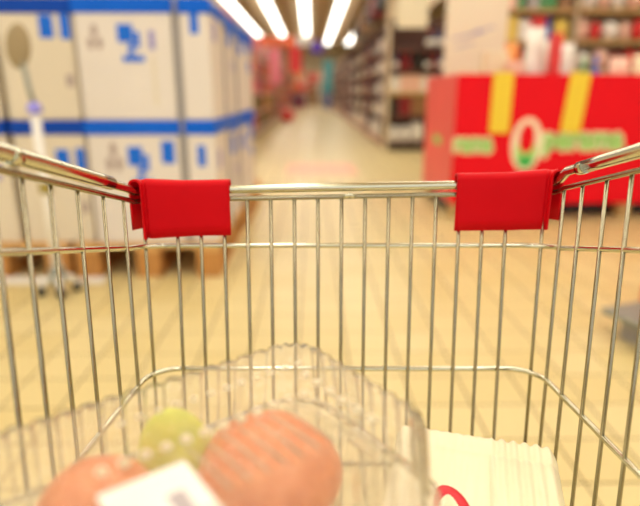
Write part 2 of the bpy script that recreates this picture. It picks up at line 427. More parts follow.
# yellow price cards hooked on the front edge
def card(x, tilt, label):
    bm = B(-0.078, 0.078, -0.012, -0.006, -0.44, 0.01, 0.002)
    box(bm, -0.078, 0.078, -0.012, 0.030, 0.008, 0.014)
    o = obj('price_card', bm, M['yellow'], None, (BX0 + x, BY0, BZ1)); o.rotation_euler = (0, R(tilt), 0)
    tag(o, label, 'price card')
card(0.345, 0, 'tall yellow price card hanging straight on the red bin, left one')
card(0.935, 4.5, 'tall yellow price card hanging tilted on the red bin, right one')
# lettering: cream outline slab behind green letters
def word(s, x, z, size, sx=1.0):
    for dep, off, m, nm in ((0.002, size * 0.075, 'creamp', 'letter_outline'), (0.004, 0.0, 'green', 'lettering')):
        bm = text_bm(s, size, dep)
        if off:
            src = bm.copy(); 
            for dx, dz in ((off, 0), (-off, 0), (0, off), (0, -off)):
                b2 = src.copy(); bmesh.ops.translate(b2, vec=(dx, 0, dz), verts=b2.verts)
                tmp = bpy.data.meshes.new('tmp'); b2.to_mesh(tmp); b2.free(); bm.from_mesh(tmp); bpy.data.meshes.remove(tmp)
            src.free()
        bmesh.ops.scale(bm, vec=(sx, 1, 1), verts=bm.verts)
        bmesh.ops.translate(bm, vec=(x, -dep if not off else -0.002, z), verts=bm.verts)
        obj(nm, bm, M[m], t)
word('rama', 0.0, 0.55, 0.20, 0.75)
word('perama', 0.70, 0.57, 0.235, 0.90)
def disc(nm, x, z, rx, rz, y, m, hole=0.0):
    bm = bmesh.new(); n = 20
    a = [bm.verts.new((x + rx * math.cos(q * 2 * math.pi / n), y, z + rz * math.sin(q * 2 * math.pi / n))) for q in range(n)]
    f = bm.faces.new(a); e = bmesh.ops.extrude_face_region(bm, geom=[f])
    bmesh.ops.translate(bm, vec=(0, 0.003, 0), verts=[v for v in e['geom'] if isinstance(v, bmesh.types.BMVert)])
    return obj(nm, bm, M[m], t)
disc('emblem_outline', 0.575, 0.60, 0.125, 0.21, -0.003, 'creamp')
disc('emblem', 0.575, 0.54, 0.085, 0.11, -0.006, 'green')
disc('emblem_centre', 0.572, 0.65, 0.060, 0.115, -0.009, 'binred')
disc('emblem_leaf', 0.575, 0.47, 0.06, 0.05, -0.009, 'dgreen')
bm = text_bm('rama', 0.15, 0.003); bmesh.ops.rotate(bm, matrix=Matrix.Rotation(R(-90), 3, 'Z'), verts=bm.verts)
bmesh.ops.translate(bm, vec=(-0.001, 0.75, 0.56), verts=bm.verts); obj('lettering', bm, M['green'], t)

# ------------------------------------------------------------------ goods
def bottle_bm(h=0.30, r=0.037):
    return lathe(bmesh.new(), [(r * .9, 0), (r, .01), (r, h * .55), (r * .8, h * .66), (r * .36, h * .76), (r * .33, h * .96), (r * .38, h)], 10)
def band_bm(h=0.30, r=0.037):
    return lathe(bmesh.new(), [(r * 1.03, h * .15), (r * 1.03, h * .48)], 10)
def cap_bm(h=0.30, r=0.037):
    return lathe(bmesh.new(), [(r * .42, h * .88), (r * .42, h * 1.01)], 8)

MESH = {}
def gm(kind, colr, w=0.1, d=0.1, h=0.2):
    k = (kind, colr, w, d, h)
    if k not in MESH:
        if kind == 'bottle': bm = bottle_bm(h, w / 2)
        elif kind == 'box': bm = B(-w / 2, w / 2, -d / 2, d / 2, 0, h, 0.006, 1)
        elif kind == 'bag':
            bm = bmesh.new(); n = 12; rings = []
            for i, (s, ty) in enumerate(((0.75, .8), (1.0, 1.0), (1.0, .95), (0.9, .6), (0.92, .12))):
                rings.append([bm.verts.new((s * w / 2 * (abs(math.cos(a)) ** .6) * (1 if math.cos(a) >= 0 else -1), ty * d / 2 * (abs(math.sin(a)) ** .7) * (1 if math.sin(a) >= 0 else -1), h * i / 4)) for a in [q * 2 * math.pi / n for q in range(n)]])
            for a, b in zip(rings, rings[1:]):
                for q in range(n):
                    f = bm.faces.new((a[q], a[(q + 1) % n], b[(q + 1) % n], b[q])); f.smooth = True
            bm.faces.new(rings[0][::-1]); bm.faces.new(rings[-1])
        elif kind == 'ball':
            bm = bmesh.new(); bmesh.ops.create_uvsphere(bm, u_segments=12, v_segments=8, radius=w / 2); bmesh.ops.scale(bm, vec=(1, 1, h / w), verts=bm.verts)
            bmesh.ops.translate(bm, vec=(0, 0, h / 2), verts=bm.verts)
            for f in bm.faces: f.smooth = True
        elif kind == 'band': bm = lathe(bmesh.new(), [(w / 2 * 1.03, h * .15), (w / 2 * 1.03, h * .48)], 10)
        elif kind == 'cap': bm = lathe(bmesh.new(), [(w / 2 * .42, h * .86), (w / 2 * .42, h * 1.01)], 8)
        MESH[k] = mesh('goods', bm, G[colr])
    return MESH[k]
NAMES = {'bottle': ('bottle', 'bottle'), 'box': ('product_box', 'box'), 'bag': ('product_bag', 'bag'), 'ball': ('round_pack', 'pack')}
def good(kind, colr, loc, label, group, w=0.1, d=0.1, h=0.2, rz=0.0, lab=None, cap=None):
    nm, cat = NAMES[kind]
    o = obj(nm, gm(kind, colr, w, d, h), None, None, (loc[0], loc[1], loc[2] + 0.0015), rz); tag(o, label, cat, group)
    if lab: obj('paper_label', gm('band', lab, w, d, h), None, o)
    if cap: obj('bottle_cap', gm('cap', cap, w, d, h), None, o)
    return o

# long gondola on the right of the aisle, running away (faces -X)
def gondola(label, xf, depth, y0, y1, tops, sgn, back='shelf', front='priceb', topz=2.6, sm='shelf'):
    """xf face towards aisle; sgn=+1: body extends to +X"""
    t = thing('shelving_unit', label, 'shelving', (xf, y0, 0))
    L = y1 - y0
    def bx(a, b, *r, **k):
        a, b = sorted((a * sgn, b * sgn)); return B(a, b, *r, **k)
    obj('back_panel', bx(depth - 0.03, depth, 0, L, 0, topz), M[back], t)
    for z in tops:
        s = obj('shelf_board', bx(0.0 if z < .3 else 0.06, depth - 0.03, 0.01, L, z - 0.035, z), M[sm if z > .3 else 'shelf'], t)
        obj('price_rail', bx(-0.012 if z < .3 else 0.048, 0.0 if z < .3 else 0.06, 0.01, L, z - 0.05, z + 0.01), M[front if z < .3 else ('priceb' if sm == 'shelf' else sm)], s)
    obj('kick_plate', bx(0.03, 0.05, 0.01, L, 0, tops[0] - 0.035), M['shelfdark'], t)
    obj('end_panel', bx(0.0, depth, -0.02, 0.0, 0, topz), M['shelf'], t)
    for k in range(int(L / 2.5) + 1):
        yy = min(k * 2.5, L - 0.04)
        obj('upright', bx(depth - 0.09, depth - 0.03, yy, yy + 0.04, 0, topz), M[back], t)
    return t

levels = (0.12, 0.52, 0.92, 1.32, 1.72, 2.12)
gondola('long drinks shelving along the right side of the aisle', 1.33, 0.5, 10.4, 46, levels, 1, 'shelfdark', sm='shelfdark')
random.seed(3)
n = 0
for li, z in enumerate(levels):
    y = 10.5
    while y < 21 and n < 290:
        blk = int((y - 10.4) / 0.9); r = (0.2, 0.75, 0.3, 0.1, 0.93, 0.4, 0.84, 0.3, 0.1, 0.75, 0.3, 0.93)[blk % 12]
        if random.random() < 0.12: r = random.random()
        lb = 'on %s shelf, right-hand aisle shelving' % ('bottom', 'second', 'third', 'fourth', 'fifth', 'top')[li]
        xx = 1.33 + (0.126 if z > .3 else 0.092)
        if r < (0.70 if li > 0 else 0.25):
            good('bottle', 'dark', (xx, y, z), 'dark wine bottle ' + lb, 'dark wine bottles ' + lb, 0.125, .12, .35, 0, ('white', None, 'cream', None, None)[n % 5], ('red', None, None)[n % 3]); y += 0.16
        elif r < 0.80:
            good('box', 'white', (xx + .03, y + .05, z), 'white drinks pack ' + lb, 'white packs ' + lb, .16, .16, .27); y += 0.25
        elif r < 0.88:
            good('box', 'cream', (xx + .03, y + .05, z), 'cream drinks pack ' + lb, 'cream packs ' + lb, .16, .16, .25); y += 0.25
        else:
            good('bottle', 'darkred', (xx, y, z), 'dark red bottle ' + lb, 'dark red bottles ' + lb, .12, .12, .33, 0); y += 0.16
        n += 1
def stuff_rows(name, xf, sgn, y0, y1, lvls, cols, label, group=None):
    bm = bmesh.new(); mats = [G[c] for c in cols]; 
    for z in lvls:
        y = y0
        while y < y1:
            w_ = random.uniform(.15, .4); h = random.uniform(.18, .33); d = .2
            nb = len(bm.faces); a, b = sorted((xf + sgn * .08, xf + sgn * (.08 + d)))
            box(bm, a, b, y, y + w_ * .9, z + .002, z + h)
            mi = random.randrange(len(cols)); bm.faces.ensure_lookup_table()
            for f in bm.faces[nb:]: f.material_index = mi
            y += w_ + (0.06)
    o = obj(name, bm, mats[0])
    for m in mats[1:]: o.data.materials.append(m)
    tag(o, label, 'goods', None, 'stuff')
stuff_rows('distant_goods', 1.33, 1, 21.2, 45.8, levels, ('dark', 'dark', 'white', 'darkred', 'cream', 'brown', 'peach'), 'distant blurred bottles and packs far down the right shelving')

# end cap facing the trolley
t = thing('end_shelving', 'end-of-aisle shelving facing the trolley, left of the red bin', 'shelving', (1.33, 9.9, 0))
for z, m in ((0.14, 'shelfdark'), (0.60, 'shelfdark'), (1.0, 'shelfwood'), (1.34, 'shelfdark'), (1.70, 'shelfdark')):
    s = obj('shelf_board', B(0.02, 1.75, 0.0, 0.42, z - 0.04, z), M[m], t)
    obj('price_rail', B(0.02, 1.75, -0.014, 0.0, z - 0.06, z + 0.01), M['shelfwood' if z == 1.0 else m], s)
obj('kick_plate', B(0.03, 1.74, 0.03, 0.06, 0, 0.10), M['dark'], t)
obj('back_panel', B(0, 1.77, 0.42, 0.46, 0, 2.2), M['shelfdark'], t)
for x in (0.0, 1.75): obj('side_panel', B(x, x + .02, 0.0, 0.42, 0, 2.15), M['shelf'], t)
obj('header_board', B(0.1, 0.62, -0.01, 0.02, 2.02, 2.60, 0.004), M['board'], t)
def row(x0, x1, y, z, specs, step, lb, grp, seedv):
    random.seed(seedv); x = x0; 
    while x < x1:
        k, c, w_, d, h, lab, cap, desc = random.choice(specs)
        good(k, c, (x + w_ / 2, y, z), desc + ' ' + lb, desc + ' ' + grp, w_, d, h, 0, lab, cap)
        x += w_ + step
E1 = 'on end shelving left of red bin'
row(1.38, 2.9, 10.00, 0.14, [('bag', 'white', .22, .16, .36, None, None, 'white bag'), ('bag', 'peach', .18, .16, .32, None, None, 'peach bag'), ('bag', 'white', .17, .16, .28, None, None, 'small white bag'), ('ball', 'green', .17, .17, .22, None, None, 'green round pack')], .02, E1 + ', bottom shelf', 'on the bottom end shelf', 5)
row(1.38, 2.9, 10.00, 0.60, [('box', 'darkred', .2, .16, .33, None, None, 'dark red box'), ('box', 'brown', .18, .16, .30, None, None, 'brown box'), ('box', 'dark', .14, .16, .24, None, None, 'black box')], .015, E1 + ', second shelf', 'on the second end shelf', 6)
row(1.38, 2.9, 10.00, 1.00, [('box', 'white', .15, .16, .26, None, None, 'white box'), ('box', 'peach', .16, .16, .28, None, None, 'peach box'), ('box', 'grey', .15, .16, .2, None, None, 'grey box')], .02, E1 + ', third shelf', 'on the third end shelf', 8)
BT = [('bottle', 'dark', .10, .1, .30, 'white', 'red', 'red-capped dark bottle'), ('bottle', 'dark', .10, .1, .31, None, None, 'plain dark bottle'), ('bottle', 'darkred', .10, .1, .30, None, 'red', 'dark red bottle'), ('bottle', 'navy', .1, .1, .31, 'white', None, 'white-labelled navy bottle')]
row(1.40, 2.9, 9.98, 1.34, BT, .01, E1 + ', fourth shelf', 'on the fourth end shelf', 9)
row(1.95, 2.9, 9.98, 1.70, BT, .01, E1 + ', top shelf', 'on the top end shelf', 10)

# dark framed decorations above the gondola top
for y, z, c in ((11.2, 2.60, 'dark'), (13.5, 2.60, 'darkred'), (16.5, 2.60, 'brown'), (10.5, 2.60, 'dark'), (12.3, 2.60, 'dark'), (14.6, 2.60, 'dark'), (18.5, 2.60, 'dark')):
    good('box', c, (1.5, y, z), '%s carton stored on top of the long right-hand shelving' % {'dark': 'black', 'darkred': 'dark red', 'brown': 'brown'}[c], 'cartons on top of the right shelving', .3, .6, .45)

# left shelving beyond the cartons
LX = -1.22
lv = (0.14, 0.55, 0.98, 1.42, 1.86)
gondola('long shelving with clothes and toys along the left side of the aisle', LX, 0.5, 8.2, 46, lv, -1, topz=2.2)
random.seed(11); n = 0
for li, z in enumerate(lv):
    y = 8.3
    while y < 21 and n < 290:
        cs = (('brown', 'dark', 'olive', 'red'), ('brown', 'dark', 'orange', 'olive'), ('pink', 'dark', 'red', 'orange'), ('pink', 'dark', 'red', 'orange'), ('pink', 'red', 'white', 'red'))[li]
        c = cs[int((y - 8.3) / 1.3) % 4] if random.random() < .75 else random.choice(cs)
        lb = 'on %s shelf, left-hand aisle shelving' % ('bottom', 'second', 'third', 'fourth', 'top')[li]
        k = 'bag' if random.random() < .6 else 'box'
        good(k, c, (LX - 0.18, y + .12, z), '%s %s %s' % (c, 'bag' if k == 'bag' else 'box', lb), '%s goods %s' % (c, lb), .22, .22, .34); y += 0.27; n += 1
stuff_rows('distant_goods', LX, -1, 21.6, 45.8, lv, ('red', 'pink', 'orange', 'brown', 'olive', 'navy', 'red'), 'distant blurred red and orange goods far down the left shelving')
h = obj('header_sign', B(-2.1, -0.45, 18, 18.06, 2.32, 2.62, 0.01), M['orangered']); tag(h, 'long orange-red header sign high above the left aisle shelving', 'sign')
for x in (-1.9, -0.65): obj('hanging_rod', T([(x, 18.03, 2.6), (x, 18.03, 4.34 if x < -1.8 else 4.6)], 0.01, 6), M['greymetal'], h)
v = obj('hanging_sign', B(0.03, 0.45, 22, 22.06, 2.38, 2.80, 0.01), M['violetsign']); tag(v, 'small violet square sign hanging over the far end of the aisle', 'sign')
obj('hanging_rod', T([(0.24, 22.03, 2.79), (0.24, 22.03, 4.6)], 0.01, 6), M['greymetal'], v)
v = obj('hanging_sign', B(-0.75, 0.05, 30, 30.06, 3.25, 3.75, 0.01), M['white']); tag(v, 'white sign hanging near the far end of the aisle under the ceiling', 'sign')
obj('hanging_rod', T([(-0.3, 30.03, 3.74), (-0.3, 30.03, 4.6)], 0.01, 6), M['greymetal'], v)
# pink coats/bags hung at the front end of the left shelving
for k, (y, z, c, lb) in enumerate(((0, 1.30, 'pink', 'big pink bag hanging on the near end of the left shelving, upper one'), (0, 0.50, 'red', 'big red bag hanging on the near end of the left shelving, lower one'))):
    o = good('bag', c, (LX - 0.22, 8.08, z), lb, None, .42, .20, .62)
    hk = obj('bag_strap', T([(-.12, 0, .60), (-.09, 0, .70), (0, 0, .74), (.09, 0, .70), (.12, 0, .60)], 0.01, 6), G[c], o)
o = good('ball', 'red', (-0.80, 19.5, 0), 'round red tub standing on the aisle floor by the left shelving', None, .55, .55, .42)

# colourful displays closing the far end of the aisle
for k, (x, y, c1, c2, lb) in enumerate(((-0.75, 38, 'orange', 'red', 'orange and red'), (0.15, 42, 'red', 'brown', 'red and brown'), (0.95, 40, 'peach', 'grey', 'peach and grey'))):
    t = thing('display_stand', '%s display stand at the far end of the aisle' % lb, 'display', (x, y, 0))
    obj('display_body', B(-.32, .32, -.25, .25, 0, 1.1, .02), G[c2], t)
    obj('display_header', B(-.32, .32, .2, .25, 1.1, 2.3, .01), G[c1], t)
    for q in range(3): obj('display_tray', B(-.30, .30, -.2 + q * .1, .2, 1.1 + q * .25, 1.22 + q * .25, .01), G['cream' if q == 1 else c2], t)

# hanging banners deep in the aisle
for nm, x0, x1, y, z0, z1, m, lb in (('hanging_banner', -0.90, -0.35, 24, 1.75, 2.75, G['red'], 'red banner hanging over the left side of the far aisle'),
        ('hanging_banner', 0.55, 0.95, 25, 0.95, 2.30, G['teal'], 'teal blue banner hanging at the far end of the aisle on the right'),
        ('hanging_banner', -1.05, -0.75, 15, 1.2, 2.05, G['pink'], 'pink banner hanging in front of the left aisle shelving')):
    h = obj(nm, B(x0, x1, y, y + 0.02, z0, z1, 0.004), m); tag(h, lb, 'banner')
    for x in (x0 + .05, x1 - .05): obj('hanging_rod', T([(x, y + .01, z1), (x, y + .01, 4.34 if abs(x + 1.05) < .28 or abs(x - .53) < .28 else 4.5)], 0.008, 6), M['greymetal'], h)

# far people
def person(loc, rz, label, top, trousers):
    t = thing('person', label, 'person', loc, rz)
    def skin(name, verts, edges, rad, m, root=0, sub=1):
        me = bpy.data.meshes.new(name); me.from_pydata(verts, edges, []); me.materials.append(m)
        o = bpy.data.objects.new(name, me); COL.objects.link(o); o.parent = t
        md = o.modifiers.new('skin', 'SKIN'); md.use_smooth_shade = True
        for i, r in enumerate(rad): me.skin_vertices[0].data[i].radius = (r, r if not isinstance(r, tuple) else r[1])
        me.skin_vertices[0].data[root].use_root = True
        s = o.modifiers.new('sub', 'SUBSURF'); s.levels = sub; s.render_levels = sub
        return o
    V = [(0, 0, .95), (0, 0, 1.2), (0, 0, 1.42), (0, -.01, 1.52), (0, -.02, 1.62), (0, -.01, 1.72),
         (.09, 0, .88), (.11, -.03, .48), (.12, .02, .08), (.12, -.12, .04),
         (-.09, 0, .88), (-.11, .08, .48), (-.12, .2, .09), (-.12, .1, .04),
         (.19, 0, 1.40), (.25, .02, 1.12), (.26, -.08, .88), (.26, -.11, .78),
         (-.19, 0, 1.40), (-.25, -.02, 1.12), (-.26, -.1, .90), (-.26, -.14, .80)]
    Ed = [(0, 1), (1, 2), (2, 3), (3, 4), (4, 5), (0, 6), (6, 7), (7, 8), (8, 9), (0, 10), (10, 11), (11, 12), (12, 13), (2, 14), (14, 15), (15, 16), (16, 17), (2, 18), (18, 19), (19, 20), (20, 21)]
    rd = [.13, .13, .12, .055, .09, .07, .085, .06, .045, .035, .085, .06, .045, .035, .055, .045, .035, .03, .055, .045, .035, .03]
    skin('body', V, Ed, rd, M['skin'])
    skin('jacket', [V[0], V[1], V[2], V[14], V[15], V[16], V[18], V[19], V[20]], [(0, 1), (1, 2), (2, 3), (3, 4), (4, 5), (2, 6), (6, 7), (7, 8)], [.16, .155, .14, .075, .065, .052, .075, .065, .052], top)
    skin('trousers', [(0, 0, .97), V[6], V[7], (.12, .02, .10), V[10], V[11], (-.12, .2, .11)], [(0, 1), (1, 2), (2, 3), (0, 4), (4, 5), (5, 6)], [.14, .10, .075, .06, .10, .075, .06], trousers)
    bm = bmesh.new(); bmesh.ops.create_uvsphere(bm, u_segments=12, v_segments=8, radius=.105)
    for f in bm.faces: f.smooth = True
    bmesh.ops.translate(bm, vec=(0, .02, 1.70), verts=bm.verts); obj('hair', bm, M['hair'], t)
    return t
person((-0.42, 27, 0), 0.2, 'person in red top and dark trousers walking at the far end of the aisle', G['red'], G['navy'])
person((0.85, 29, 0), -0.3, 'person in blue clothes at the far end of the aisle on the right', G['teal'], G['blue'])
person((-0.85, 31, 0), 2.4, 'person in orange top beside the far left shelving', G['orange'], G['navy'])

# ------------------------------------------------------------------ board, shelving and goods behind the red bin
t = thing('notice_board', 'tall cream display board standing behind the left part of the red bin', 'board', (1.36, 5.95, 0))
obj('board_panel', B(0, 0.62, 0, 0.03, 0.35, 2.35, 0.004), M['board'], t)
for x in (0.03, 0.55): obj('board_leg', B(x, x + .04, -0.0, 0.04, 0, 0.36), M['greymetal'], t)
for k, (x, z, l) in enumerate(((.05, 1.50, .30), (.16, 1.52, .25), (.1, 1.42, .2), (.28, 1.57, .22))):
    bm = B(0, l, -0.002, 0.0, 0, 0.012); bmesh.ops.rotate(bm, matrix=Matrix.Rotation(R(-14), 3, 'Y'), verts=bm.verts); bmesh.ops.translate(bm, vec=(x, 0, z), verts=bm.verts)
    obj('printed_line', bm, M['print_violet'], t)
t = thing('wall_shelving', 'tall shelving full of coloured packs behind the red bin', 'shelving', (2.0, 6.3, 0))
SH = (0.14, 0.55, 0.95, 1.22, 1.53, 1.84, 2.15)
for z in SH:
    s = obj('shelf_board', B(0, 2.6, 0, 0.5, z - 0.035, z), M['shelfwood' if z > 1.3 else 'shelf'], t)
obj('back_panel', B(0, 2.6, 0.5, 0.53, 0, 2.6), M['shelf'], t)
for x in (-0.03, 0.82, 1.72, 2.6): obj('upright', B(x, x + .03, 0, 0.5, 0, 2.6), M['shelf'], t)
SG = 'on shelving behind the red bin'
CS = [[('box', 'peach'), ('box', 'white'), ('bottle', 'green'), ('box', 'yellow'), ('bottle', 'blue'), ('box', 'red'), ('box', 'grey'), ('box', 'brown')],
      [('ball', 'peach'), ('ball', 'white'), ('ball', 'red'), ('ball', 'peach'), ('bag', 'darkred'), ('ball', 'white')]]
ordn = {0.14: 'bottom', 0.55: 'second', 0.95: 'third', 1.22: 'fourth', 1.53: 'fifth', 1.84: 'sixth', 2.15: 'top'}
random.seed(21)
for z in SH[2:]:
    for a, b, cs in ((0.03, 0.80, CS[0]), (0.88, 1.70, CS[1]), (1.78, 2.55, CS[1])):
        x = a
        while x < b - 0.12:
            k, c = random.choice(cs); w_ = random.choice((.12, .15, .18)) if k != 'bottle' else .09
            hh = random.choice((.20, .23)) if k != 'bottle' else .25
            side = 'left bay' if a < .5 else 'right bays'
            good(k, c, (2.0 + x + w_ / 2, 6.385, z), '%s %s %s, %s shelf, %s' % (c, NAMES[k][1], SG, ordn[z], side), '%s packs %s' % (c, SG), w_, .16, hh); x += w_ + .012
# goods heaped in the red bin (stand on its inner tray)
BG = 'standing in the red bin, showing above its edge'
items = [(1.50, 4.75, 'box', 'cream', .18, .14, .44, 'cream box'), (1.68, 4.9, 'bag', 'orange', .12, .12, .52, 'slim orange bag'), (1.80, 4.7, 'bag', 'white', .16, .14, .62, 'tall white bag'),
         (1.95, 4.85, 'bag', 'white', .17, .14, .54, 'white bag'), (1.90, 4.55, 'box', 'red', .07, .10, .56, 'narrow red box'), (2.06, 4.70, 'bag', 'white', .13, .12, .50, 'small white bag'),
         (2.12, 4.95, 'box', 'darkred', .13, .12, .46, 'dark red box'), (2.26, 4.8, 'bottle', 'green', .10, .10, .40, 'green bottle'), (2.38, 4.85, 'bottle', 'blue', .10, .10, .42, 'blue bottle'),
         (2.55, 4.8, 'bag', 'peach', .18, .14, .40, 'peach bag'), (2.74, 4.8, 'bag', 'cream', .16, .14, .42, 'cream bag'), (1.62, 4.62, 'box', 'peach', .12, .1, .36, 'peach box'), (1.3, 4.8, 'box', 'cream', .2, .14, .30, 'low cream box')]
for x, y, k, c, w_, d, hh, ds in items:
    good(k, c, (x, y, 0.87), ds + ' ' + BG, None, w_, d, hh)

# ------------------------------------------------------------------ grey platform at the right edge
t = thing('display_platform', 'low grey metal display platform at the right edge of the floor', 'platform', (1.227, 2.178, 0), R(20))
obj('platform_top', B(0, 0.75, -0.55, 0, 0.095, 0.12, 0.004), M['greymetal'], t)
obj('platform_skirt', B(0.06, 0.69, -0.49, -0.06, 0.0, 0.095), M['midgrey'], t)
c = thing('red_crate', 'red plastic crate standing on the grey platform at the right edge', 'crate', (1.435, 2.235, 0.12), R(20))
for a in ((0.0, 0.35, 0, 0.012), (0.0, 0.35, -0.25, -0.238)): obj('crate_side', B(a[0], a[1], a[2] - .0, a[3], 0, 0.16, 0.003), G['red'], c)
for a in ((0.0, 0.012), (0.338, 0.35)): obj('crate_side', B(a[0], a[1], -0.238, 0, 0, 0.16, 0.003), G['red'], c)
obj('crate_base', B(0.012, 0.338, -0.238, 0, 0, 0.012), G['red'], c)

# ================================================================== the shopping trolley
cart = thing('shopping_trolley', 'wire shopping trolley basket seen from inside with red corner covers', 'trolley', (0, 0, 0), YAW)
CX = 0.0268
LEAN = 0.117
def yfront(z): return 0.58 - (0.904 - z) * LEAN
def hw(z): return 0.2125 + (min(z, 0.93) - 0.585) * 0.024
def ring_pts(zf, F, W, rise, rc=0.03, back=-0.16, n=7, flat=None):
    P = []
    def zz(y):
        d = max(0.0, (F - rc) - y); 
        e = max(0.0, 0.27 - y)
        return zf + rise * d - (rise * 0.75) * e
    ys = [back, 0.05, 0.15, 0.2, 0.24, 0.28, 0.34, 0.42, 0.48, F - rc - .01]
    def ww(y): return W + 0.10 * (F - rc - y)
    for y in ys: P.append((CX - ww(y), y, zz(y)))
    for k in range(n + 1):
        a = math.pi - k * (math.pi / 2) / n
        P.append((CX - W + rc + rc * math.cos(a), F - rc + rc * math.sin(a), zz(F - rc + rc * math.sin(a))))
    for k in range(n + 1):
        a = math.pi / 2 - k * (math.pi / 2) / n
        P.append((CX + W - rc + rc * math.cos(a), F - rc + rc * math.sin(a), zz(F - rc + rc * math.sin(a))))
    for y in ys[::-1]: P.append((CX + ww(y), y, zz(y)))
    return P
RISE = 0.30
RW = 0.2200
FL = 0.10
def tilt(x): return 0.0195 * max(-0.25, min(0.25, x - CX - 0.02))
rim = ring_pts(0.904, 0.58, RW, RISE, 0.014)
rim = [(x, y, z + tilt(x) + (0.013 * max(0, min(1, (0.578 - y) / 0.02)) if x > CX + .12 else 0.004 * max(0, min(1, (0.578 - y) / 0.02))))  for x, y, z in rim]
def rim_z(y, s=-1):
    d = max(0.0, 0.566 - y); e = max(0.0, 0.27 - y)
    return 0.904 + RISE * d - RISE * .75 * e + tilt(s * 0.2) + (0.013 if s > 0 else 0.004) * max(0, min(1, (0.578 - y) / 0.02))
obj('rim_tube', T(rim, 0.0046, 14), M['chrome2'], cart)
# thicker side sleeves of the rim, from just behind each corner back to the handle
for s in (-1, 1):
    pts = [(CX + s * (RW + .1 * (.566 - y)), y, rim_z(y, s) + 0.0006) for y in ((0.535 if s > 0 else 0.522), 0.50, 0.45, 0.40, 0.34, 0.28, 0.22, 0.15, 0.05, -0.16)]
    obj('rim_sleeve', T(pts, 0.0064, 14), M['chrome2'], cart)
    yb = 0.385 if s < 0 else 0.531
    p0 = Vector((CX + s * (RW + .1 * (.566 - yb)), yb, rim_z(yb, s))); 
    obj('rim_bead', T([p0 + Vector((0, .006, -.0016)), p0, p0 + Vector((0, -.006, .0016))], lambda i: ((0.0066, 0.0073, 0.0066) if s < 0 else (0.0062, 0.0066, 0.0064))[i], 14), M['chrome2'], cart)
under = [(x, y, z - 0.0098 + tilt(x) + (0.006 if x > CX + .12 else 0.002) * max(0, min(1, (0.578 - y) / 0.02))) for x, y, z in ring_pts(0.904, 0.579, RW - .0005, RISE, 0.014)]
obj('upper_wire', T(under, 0.0026, 10), M['chrome'], cart)
mid = ring_pts(0.841, yfront(0.841) + 0.0035, 0.2215, 0.265)
mid = [(x, y, z + 0.0055 * max(0, min(1, (0.575 - y) / 0.03))) for x, y, z in mid]
obj('middle_wire', T(mid, 0.0027, 10), M['chrome2'], cart)
low = ring_pts(0.7025, yfront(0.7025) + 0.004, 0.2175, 0.0, 0.036)
obj('lower_wire', T(low, 0.0029, 10), M['chrome2'], cart)
base = ring_pts(0.588, yfront(0.588) + 0.004, 0.214, 0.0)
obj('base_wire', T(base, 0.003, 10), M['chrome'], cart)
# weld bump at the middle of the upper front wire
obj('weld_bump', T([(0.0255, 0.5755, 0.8935), (0.028, 0.574, 0.8955), (0.031, 0.5735, 0.8968), (0.034, 0.574, 0.8955), (0.0365, 0.5755, 0.8935)], 0.0022, 8), M['chrome2'], cart)
# vertical wires: front ones bend under to become the basket floor
WR = 0.00195
for k in list(range(-7, 8)):
    x = 0.0228 + 0.02495 * k
    pts = [(x, yfront(0.894), 0.8945 + tilt(x)), (x, yfront(0.72), 0.72), (x, yfront(0.60), 0.60), (x, yfront(.588) - 0.012, 0.588), (x, 0.3, 0.588), (x, -0.15, 0.588)]
    obj('upright_wire', T(pts, WR, 8), M['chrome'], cart)
for x in (0.2365, -0.187):
    dx = -0.006 if x > 0 else 0.006
    pts = [(x, yfront(.89) - 0.001, 0.893), (x + dx, yfront(.588) - 0.006, 0.592)]
    obj('upright_wire', T(pts, WR, 8), M['chrome'], cart)
def side_wire(s, ym):
    def pt(z): return (CX + s * (hw(z) + 0.0005 + .1 * (.55 - ym)), ym + (z - 0.84) * LEAN, z)
    yt = ym
    zt = rim_z(ym + 0.008, s) - (0.012 if s < 0 else 0.0168)
    pts = [pt(zt), pt(0.75), pt(0.60)]
    b = pt(0.60)
    pts += [(b[0] - s * 0.006, b[1], 0.590), (b[0] - s * 0.04, b[1], 0.586)]
    obj('side_wire', T(pts, WR, 8), M['chrome'], cart)
for y in (0.536, 0.496, 0.453, 0.414, 0.380, 0.348, 0.318, 0.288, 0.252, 0.216, 0.18, 0.144, 0.108, 0.072, 0.036, 0.0, -0.036, -0.072, -0.108): side_wire(-1, y)
for y in (0.550, 0.518, 0.481, 0.448, 0.416, 0.388, 0.356, 0.324, 0.288, 0.252, 0.216, 0.18, 0.144, 0.108, 0.072, 0.036, 0.0, -0.036, -0.072, -0.108): side_wire(1, y)
for y in (0.45, 0.30, 0.15, 0.0, -0.14):
    obj('floor_cross_wire', T([(CX - 0.212 - .1 * (.5 - y), y, 0.5825), (CX + 0.212 + .1 * (.5 - y), y, 0.5825)], 0.0028, 8), M['chrome'], cart)

